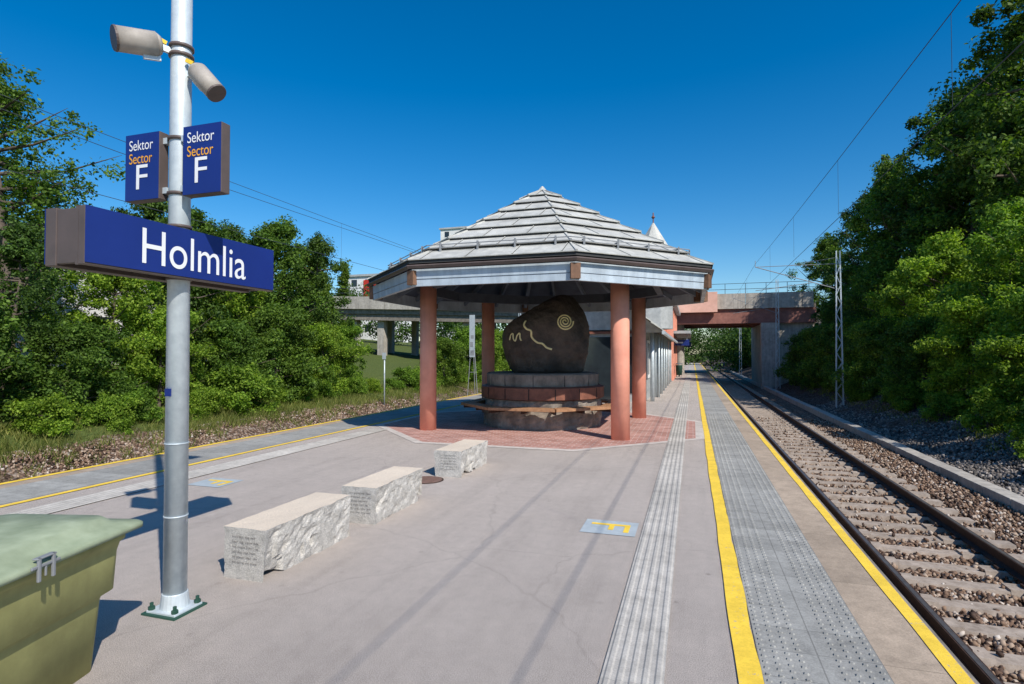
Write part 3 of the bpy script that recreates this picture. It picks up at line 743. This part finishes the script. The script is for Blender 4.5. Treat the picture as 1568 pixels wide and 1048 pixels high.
parts.append(MB().cyl((tx,ty,8.6),(tx,ty,9.2),.03,n=8).cyl((tx,ty,8.95),(tx,ty,9.05),.10,.04,12).cyl((tx,ty,8.88),(tx,ty,8.95),.04,.10,12).obj('turret_finial',mat_redband))
parts.append(MB().box(-5.8,-1.6,37.2,47,0,4.6).obj('tall_walls',mat_terra))
pt=MB()
for k in range(5): pt.box(-1.58,-1.15,37.4+k*2.2,37.9+k*2.2,0,4.7)
parts.append(pt.obj('terracotta_piers',mat_terra,bevel=.01))
parts.append(MB().box(-6.0,-.9,37.0,47.2,4.72,4.95).box(-1.5,-.1,38,60,3.0,3.18).obj('flat_roof',mat_slate))
w2=MB()
for k in range(4): w2.box(-1.598,-1.58,38.1+k*2.2,39.4+k*2.2,.2,2.6)
parts.append(w2.obj('shop_windows',mat_glass))
group('station_building',(-3.6,30,0),parts)
def hang(x,y,z):
    group('hanging_platform_sign',(x,y,z),[MB().box(x-.5,x+.5,y,y+.1,z,z+.4).obj('panel',mat_blue,bevel=.01),MB().cyl((x-.35,y+.05,z+.4),(x-.35,y+.05,z+.8),.02).cyl((x+.35,y+.05,z+.4),(x+.35,y+.05,z+.8),.02).obj('hangers',mat_galv),MB().box(x-.4,x+.1,y-.004,y-.001,z+.15,z+.25).obj('lettering',mat_white)])
hang(-.7,40,2.25); hang(-.6,52,2.3)
def litter(x,y):
    group('litter_bin',(x,y,0),[MB().loft([ng(x,y,.20,.12,16),ng(x,y,.24,.8,16),ng(x,y,.25,.85,16)]).obj('drum',mat_green,True),MB().cyl((x,y,0),(x,y,.15),.05).cyl((x,y,.95),(x,y,1.0),.27,.2,16).box(x-.22,x-.2,y-.02,y+.02,.8,.97).box(x+.2,x+.22,y-.02,y+.02,.8,.97).obj('stand_and_hood',mat_dark)])
litter(-.95,44)

# ---------------------------------------------------------------- bridge
parts=[]
def deckz(x): return (0 if x>-8 else (-8-x)*.035)
def slab(x0,x1,y0,y1,z0,z1,m):
    m.add([(x0,y0,z0+deckz(x0)),(x1,y0,z0+deckz(x1)),(x1,y1,z0+deckz(x1)),(x0,y1,z0+deckz(x0)),(x0,y0,z1+deckz(x0)),(x1,y0,z1+deckz(x1)),(x1,y1,z1+deckz(x1)),(x0,y1,z1+deckz(x0))],
      [(3,2,1,0),(4,5,6,7),(0,1,5,4),(1,2,6,5),(2,3,7,6),(3,0,4,7)])
pa=MB(); dk=MB(); bmr=MB()
x=-80
while x<8.5:
    x2=min(x+4,8.8); slab(x+.02,x2-.02,48,48.3,5.25,6.45,pa); x=x2
slab(-80,-8,48.3,58,4.8,5.6,dk); slab(-8,9,48.3,58,4.8,5.6,dk)
slab(-80,-8,48.5,49.3,4.2,4.8,dk)
slab(-8,9,48.2,48.9,4.1,5.24,bmr); slab(-8,9,52,52.6,4.1,4.79,bmr); slab(-8,9,56,56.6,4.1,4.79,bmr)
parts+=[pa.obj('parapet',mat_conc),dk.obj('deck',mat_conc_d),bmr.obj('brown_beams',mat_rustp)]
ab=MB().box(5.3,6.0,48.6,58,-1.2,4.1).box(6.0,9.5,48.6,58,-1.2,4.75).box(5.1,6.3,47.9,48.59,-1.2,4.1)
for x in (-32,-29,-20,-12.6): ab.box(x-.35,x+.35,49,49.7,-1.2,4.2+deckz(x)); ab.box(x-.3,x+.3,56,56.6,-1.2,4.2+deckz(x)+.5)
for x in (-6.8,-1.0): ab.cyl((x,50,0),(x,50,4.1),.35,n=16)
parts.append(ab.obj('abutment_and_piers',mat_conc))
rl=MB()
x=-80
while x<9: rl.cyl((x,48.15,6.45+deckz(x)),(x,48.15,7.25+deckz(x)),.022,n=6); x+=1.5
for zz in (6.8,7.25):
    rl.cyl((-80,48.15,zz+deckz(-80)),(-8,48.15,zz),.02,n=6); rl.cyl((-8,48.15,zz),(9,48.15,zz),.02,n=6)
parts.append(rl.obj('railing',mat_wire))
parts.append(MB().box(-1.2,1.9,47.6,47.98,5.0,6.6).obj('salmon_panel',mat_pink))
group('road_bridge',(0,50,4),parts)

# ---------------------------------------------------------------- catenary masts & wires
def lattice(name,x,y,z0,z1,arm=None,w0=.30):
    m=MB()
    def c(z): f=(z-z0)/(z1-z0); return w0/2*(1-.5*f)
    for sx in (-1,1):
        for sy in (-1,1):
            m.beam((x+sx*c(z0),y+sy*c(z0)*.6,z0),(x+sx*c(z1),y+sy*c(z1)*.6,z1),.03,.03)
    z=z0; s=1
    while z<z1-.4:
        for sy in (-1,1): m.beam((x-s*c(z),y+sy*c(z)*.6,z),(x+s*c(z+.45),y+sy*c(z+.45)*.6,z+.45),.014,.014)
        for sx in (-1,1): m.beam((x+sx*c(z),y-s*c(z)*.6,z),(x+sx*c(z+.45),y+s*c(z+.45)*.6,z+.45),.014,.014)
        z+=.45; s=-s
    p=[m.obj('lattice',mat_galv),MB().box(x-.3,x+.3,y-.3,y+.3,z0-.3,z0+.05).obj('footing',mat_conc)]
    if arm is not None:
        a=MB(); a.cyl((x,y,4.7),(arm,y,5.9),.02,n=8).cyl((x,y,5.9),(arm,y,5.9),.015,n=8).cyl((arm,y,5.9),(arm,y,6.2),.015,n=6).cyl((x+(arm-x)*.3,y,5.05),(arm,y,4.75),.015,n=8).cyl((x,y,6.2),(x+(arm-x)*.6,y,5.9),.008,n=6)
        p.append(a.obj('cantilever_arm',mat_lamp))
    return group(name,(x,y,z0),p)
lattice('catenary_mast',6.5,29.8,-.95,6.5,2.93); lattice('catenary_mast',6.0,46.0,-.95,7.2,2.93,.28); lattice('catenary_mast',5.6,75,-.95,7.2,2.93,.28); lattice('catenary_mast',5.6,-25,-.95,7,2.93)
lattice('catenary_mast',-13.3,44,-.6,5.0,-10.25); lattice('catenary_mast',-13.3,-14,-.6,7,-10.25)
def wire(m,pts,r=.011):
    for a,b_ in zip(pts,pts[1:]): m.cyl(a,b_,r,n=5)
m=MB()
for xc in (2.93,-10.25):
    sup=[-25,29.8,75,120] if xc>0 else [-14,44,86,130]
    wire(m,[(xc+(.15 if i%2 else -.15),yy,4.6) for i,yy in enumerate(sup)],.0065)
    for a,b_ in zip(sup,sup[1:]):
        P=[(xc,a+(b_-a)*t/10,6.05-1.0*4*(t/10)*(1-t/10)*.35) for t in range(11)]; wire(m,P,.006)
        for t in range(1,10): m.cyl(P[t],(xc,P[t][1],4.6),.003,n=4)
wire(m,[(-13.0,-14,6.9),(-13.0,10,6.5),(-13.0,44,6.9),(-13,86,6.9)],.008)
m.obj('overhead_wires',mat_wire)
group('track_sign_post',(-13.4,23,-.5),[MB().cyl((-13.4,23,-.7),(-13.4,23,1.7),.03,n=10).obj('post',mat_galv,True),MB().box(-13.49,-13.31,22.95,22.97,1.45,1.75).obj('plate',mat_plate)])
bx,by=-12.45,31.5
m=MB().cyl((bx-.32,by,-.8),(bx,by,3.6),.02).cyl((bx+.32,by,-.8),(bx,by,3.6),.02).cyl((bx,by+.4,-.8),(bx,by,3.6),.02).cyl((bx-.2,by,.6),(bx+.2,by,.6),.015)
group('banner_stand',(bx,by,-.8),[m.obj('tripod',mat_lamp),MB().box(bx-.17,bx+.17,by-.08,by-.06,1.5,4.0).obj('banner',mat_plate),MB().box(bx-.1,bx+.12,by-.085,by-.081,1.6,1.9).box(bx-.12,bx+.06,by-.085,by-.081,2.1,2.4).box(bx-.08,bx+.1,by-.085,by-.081,2.6,2.8).obj('banner_print',mat_lamp)])

# ---------------------------------------------------------------- distant buildings
def block(name,x,y,w_,d_,z0,h,wall,floors,acc=None):
    p=[MB().box(x-w_/2,x+w_/2,y-d_/2,y+d_/2,z0,z0+h).obj('walls',wall)]
    g=MB(); n=max(2,int(w_/2.6)); fh=h/floors
    for f in range(floors):
        for i in range(n):
            xx=x-w_/2+(i+.5)*w_/n; g.box(xx-.6,xx+.6,y-d_/2-.03,y-d_/2-.005,z0+f*fh+fh*.35,z0+f*fh+fh*.8)
    n2=max(2,int(d_/2.6))
    for f in range(floors):
        for i in range(n2):
            yy=y-d_/2+(i+.5)*d_/n2; g.box(x+w_/2+.005,x+w_/2+.03,yy-.6,yy+.6,z0+f*fh+fh*.35,z0+f*fh+fh*.8)
    p.append(g.obj('windows',mat_glass)); p.append(MB().box(x-w_/2-.3,x+w_/2+.3,y-d_/2-.3,y+d_/2+.3,z0+h+.002,z0+h+.4).obj('roof',mat_slate))
    if acc: p.append(MB().box(x-w_*.1,x+w_*.25,y-d_/2-.12,y-d_/2-.05,z0+h*.72,z0+h*.95).obj('red_logo',mat_red))
    group(name,(x,y,z0),p)
block('white_office_building',-59,100,9,10,2,14.5,mat_whitewall,5,True)
block('white_apartment_building',-57,135,7,8,3,30,mat_whitewall,10)
block('white_house',-30,22.5,8,10,1.0,6.0,mat_whitewall,2)
block('white_house',-29,9,6,9,1.0,6.8,mat_whitewall,2,True)

# ---------------------------------------------------------------- trees
def tubes(rng,paths):
    V=[];F=[];o=0;n=7
    for pts,r0,r1 in paths:
        k=len(pts)
        for i,p in enumerate(pts):
            a=pts[max(0,i-1)];b_=pts[min(k-1,i+1)]; d=(b_-a); d=d/np.linalg.norm(d)
            u=np.cross(d,[.3,.9,.1]); u/=np.linalg.norm(u); v=np.cross(d,u); r=r0+(r1-r0)*i/(k-1)
            for j in range(n): V.append(p+u*r*math.cos(2*math.pi*j/n)+v*r*math.sin(2*math.pi*j/n))
            if i:
                for j in range(n): F.append((o+(i-1)*n+j,o+(i-1)*n+(j+1)%n,o+i*n+(j+1)%n,o+i*n+j))
        o+=k*n
    return np.array(V),np.array(F)
def make_tree(name,H,W_,base,nl,nclump,leaf,mat,seed,clr=.55,shape='round',stems=1,lob=1.0):
    rng=np.random.default_rng(seed); paths=[]; lobes=[]
    for s in range(stems):
        bx_,by_=rng.normal(0,.25*W_*.4,2) if stems>1 else (0,0)
        lean=rng.normal(0,.06*H,2)
        k=8; tr=[np.array([bx_+lean[0]*(i/k)**1.4+rng.normal(0,.006*H),by_+lean[1]*(i/k)**1.4+rng.normal(0,.006*H),-.4+(H*.93+.4)*i/k]) for i in range(k+1)]
        paths.append((tr,.014*H+.03,.012))
        nb=int(nl/stems)
        for i in range(nb):
            t=base+(1-base)*(i+rng.uniform(0,1))/nb
            idx=t*k; a=int(min(k-1,idx)); p0=tr[a]+(tr[a+1]-tr[a])*(idx-a)
            if shape=='bush': prof=math.sqrt(max(.05,1-((t-base)/(1-base))**2.4))
            else: prof=math.sin(math.pi*min(1,max(0,(t-base)/(1-base))*.86+.14))**.7
            ln=W_*prof*rng.uniform(.40,1.15); az=i*2.4+rng.uniform(-.5,.5); up=rng.uniform(.1,.6)*ln
            p1=p0+np.array([math.cos(az)*ln,math.sin(az)*ln,up]); mid=(p0+p1)/2+np.array([0,0,-.08*ln])+rng.normal(0,.05*ln,3)
            paths.append(([p0,mid,p1],.005*H+.010,.005))
            lobes.append((p1*.8+p0*.2,max(.32,.32*lob*W_*prof**.5*rng.uniform(.55,1.15))))
            if rng.uniform()<.75: lobes.append((p0*.5+p1*.5,max(.3,.24*lob*W_*prof**.5*rng.uniform(.6,1.1))))
        lobes.append((tr[-1],.2*W_)); lobes.append((tr[-2],.26*W_))
    TV,TF=tubes(rng,paths)
    cen=[];cr=[]
    for c,r in lobes:
        m_=max(2,int(nclump/len(lobes)*rng.uniform(.5,1.5)))
        d=rng.normal(size=(m_,3)); d/=np.linalg.norm(d,axis=1)[:,None]; rr=r*rng.uniform(.35,1.3,m_)[:,None]
        cen.append(c+d*rr*np.array([1,1,.75])); cr.append(np.full(m_,clr)*rng.uniform(.4,1.2,m_))
    cen=np.concatenate(cen);cr=np.concatenate(cr); keep=cen[:,2]>.05; cen=cen[keep];cr=cr[keep]
    nper=int(leaf[1]); N=len(cen)*nper
    C_=np.repeat(cen,nper,0); R_=np.repeat(cr,nper)
    d=rng.normal(size=(N,3)); d/=np.linalg.norm(d,axis=1)[:,None]
    P=C_+d*(R_*rng.uniform(0,1,N)**.5)[:,None]*np.array([1,1,.75])+rng.normal(0,.05,(N,3))
    n_=d*.7+rng.normal(size=(N,3))*.6+np.array([0,0,.5]); n_/=np.linalg.norm(n_,axis=1)[:,None]
    u=np.cross(n_,rng.normal(size=(N,3))); u/=np.linalg.norm(u,axis=1)[:,None]; v=np.cross(n_,u)
    s=(leaf[0]*rng.uniform(.5,1.2,N))[:,None]
    Q=np.stack([P-u*s,P-v*s*.55+n_*s*.15,P+u*s,P+v*s*.55+n_*s*.15],1).reshape(-1,3)
    LF=np.arange(N*4).reshape(-1,4)+len(TV)
    midx=np.concatenate([np.zeros(len(TF)),np.ones(N)])
    return fast_mesh(name,np.concatenate([TV,Q]),[TF,LF],[mat_bark,mat],midx,link=False)
T={}
T['tallA']=make_tree('tallA',13.5,3.6,.16,50,520,(.095,100),leaf_c,11,.58)
T['tallB']=make_tree('tallB',12.5,3.3,.14,46,480,(.095,100),leaf_a,12,.56)
T['airy']=make_tree('airy',12,3.6,.2,54,430,(.075,62),leaf_a,13,.46,lob=.9)
T['medA']=make_tree('medA',7.5,2.6,.1,36,380,(.075,90),leaf_a,14,.44,lob=.9)
T['medC']=make_tree('medC',7.8,2.3,.12,32,300,(.072,82),leaf_c,24,.42,lob=.85)
T['medB']=make_tree('medB',7.0,2.4,.08,34,390,(.075,100),leaf_b,15,.44,'round',2)
T['bushA']=make_tree('bushA',4.6,2.2,.03,34,400,(.068,105),leaf_b,16,.40,'bush',3)
T['bushB']=make_tree('bushB',3.4,1.9,.03,30,330,(.062,105),leaf_a,17,.36,'bush',3)
T['low']=make_tree('low',1.3,1.2,.02,20,150,(.050,95),leaf_b,18,.25,'bush',3)
T['poplar']=make_tree('poplar',12,1.0,.08,40,260,(.12,80),leaf_a,19,.45)
rr=random.Random(5)
def put(kind,name,x,y,s=1.0,sz=None,dz=0):
    ob=bpy.data.objects.new(name,T[kind]); ob.location=(x,y,gz(x)-.1+dz); ob.rotation_euler=(0,0,rr.uniform(0,6.28)); ob.scale=(s,s,sz or s); col.objects.link(ob); return ob
# left side
put('airy','birch_tree',-20.6,12.4,1.05,.99); put('airy','birch_tree',-24,8.5,1.0,1.0); put('airy','birch_tree',-21.5,8.5,.85,.85); put('airy','birch_tree',-24,15.5,.8,.70)
for (x,y,k,s) in [(-19.2,16.6,'medC',.98),(-20.5,19.4,'medA',1.02),(-18.4,19.5,'medB',.85),(-19.0,22.2,'medA',1.08),(-18.4,24.2,'medC',.98),(-20.4,27.4,'medA',.86),(-23.5,30.5,'medA',.85),(-23,23,'medC',1.0),(-18.2,14.0,'medB',.72),(-17.8,10.6,'medC',.7),(-24.5,26.5,'medC',.95)]:
    put(k,'deciduous_tree',x,y,s)
for (x,y,k,s) in [(-16.6,8.6,'bushB',1.0),(-16.4,11.6,'bushB',.8),(-16.6,14.4,'bushA',.72),(-16.3,17.0,'bushB',.9),(-16.6,19.6,'bushB',1.1),(-16.2,22.3,'bushA',.70),(-17,25.0,'bushA',.7),
   (-15.2,33.5,'bushB',.9),(-15.0,37,'bushA',.85),(-15.0,40.5,'bushA',.85),(-15.4,44.5,'bushA',.85),(-14.6,5.8,'bushB',.7),(-17.5,6.5,'bushB',.9),(-20.5,8.0,'bushB',1.1)]:
    put(k,'bush',x,y,s)
y=5
while y<46:
    put('low','low_shrub',-14.9-rr.uniform(0,.5),y,rr.uniform(.5,1.2)); y+=rr.uniform(1.1,2.3)
for (x,y,s) in [(-44,58,.9),(-42.4,58,.78),(-39.6,59,.9)]: put('poplar','poplar_tree',x,y,.9,s)
# right side
for (x,y,k,s) in [(14.4,30.0,'tallA',1.30),(13.6,35.5,'tallB',1.25),(14.6,39,'tallA',1.2),(13.2,43,'tallB',1.12),(13.4,50,'tallA',1.0),(12.2,56,'tallB',.95),(18,36,'tallA',1.35),(18.5,43,'tallB',1.3),(17,52,'tallB',1.1)]:
    put(k,'deciduous_tree',x,y,s)
for (x,y,k,s) in [(10.4,17.0,'medB',.80),(10.4,20.6,'medB',.9),(10.5,24.0,'medB',.95),(9.7,27.6,'medB',.92),(9.6,31.2,'medB',.80),(9.9,35,'medA',.9),(9.8,38.6,'medC',.85),(9.6,42,'medA',.8),(9.2,45.6,'medC',.7)]:
    put(k,'deciduous_tree',x,y,s)
for (x,y,k,s) in [(8.8,15.6,'bushB',.85),(8.6,18.6,'bushA',.75),(8.5,22.0,'bushA',.78),(8.4,25.4,'bushB',.95),(8.3,29.5,'bushB',1.0),(8.3,33,'bushB',1.0),(8.2,36.8,'bushB',1.1),(8.1,40.5,'bushB',1.1),(7.8,44,'bushB',1.1),(7.6,46.3,'bushB',.8)]:
    put(k,'bush',x,y,s)
y=13
while y<46:
    put('low','low_shrub',7.6+rr.uniform(-.3,.4),y,rr.uniform(.4,.8)); y+=rr.uniform(1.8,3.2)
rng=np.random.default_rng(9)
def belt(name,spots,mat,leaf=.30,per=2600):
    V=[];N=0
    for (x,y,h,r) in spots:
        k=26; cz=rng.uniform(.1,.95,k)*h; rad=r*np.sqrt(np.clip(1-((cz/h-.45)/.6)**2,.05,1))*rng.uniform(.4,1,k); az=rng.uniform(0,6.28,k)
        cen=np.stack([x+rad*np.cos(az),y+rad*np.sin(az),gz(x)+cz],1)
        C_=np.repeat(cen,per//k,0); n=len(C_); d=rng.normal(size=(n,3)); d/=np.linalg.norm(d,axis=1)[:,None]
        P=C_+d*(r*.38*rng.uniform(0,1,n)**.4)[:,None]
        n_=d+rng.normal(size=(n,3))*.5+np.array([0,0,.4]); n_/=np.linalg.norm(n_,axis=1)[:,None]
        u=np.cross(n_,rng.normal(size=(n,3))); u/=np.linalg.norm(u,axis=1)[:,None]; v=np.cross(n_,u); s=(leaf*rng.uniform(.5,1.2,n))[:,None]
        V.append(np.stack([P-u*s,P-v*s*.6,P+u*s,P+v*s*.6],1).reshape(-1,3)); N+=n
    return fast_mesh(name,np.concatenate(V),[np.arange(N*4).reshape(-1,4)],[mat])
sp=[]
for x in range(-95,60,5):
    if -4<x<4: sp.append((x,150+rng.uniform(0,6),10,4)); continue
    sp.append((x+rng.uniform(-1,1),(86 if x>-10 else 74)+rng.uniform(-4,10),rng.uniform(5,7.5) if x>-50 else 9,4.2))
for x in (-5,-1,2.5,6,10): sp.append((x,128+rng.uniform(0,6),11,4.5))
for y in range(62,150,6): sp+=[(9+rng.uniform(0,1),y,6.5,3.0),(-15+rng.uniform(-1,0),y,5.5,3.2)]
belt('distant_trees',sp,leaf_c,.22,3000)
sp=[(-60+rng.uniform(-6,6),y,11,4.5) for y in range(-10,70,6)]+[(-44+rng.uniform(-3,3),y,6,4) for y in range(0,50,7)]
belt('hillside_trees',sp,leaf_a,.24)
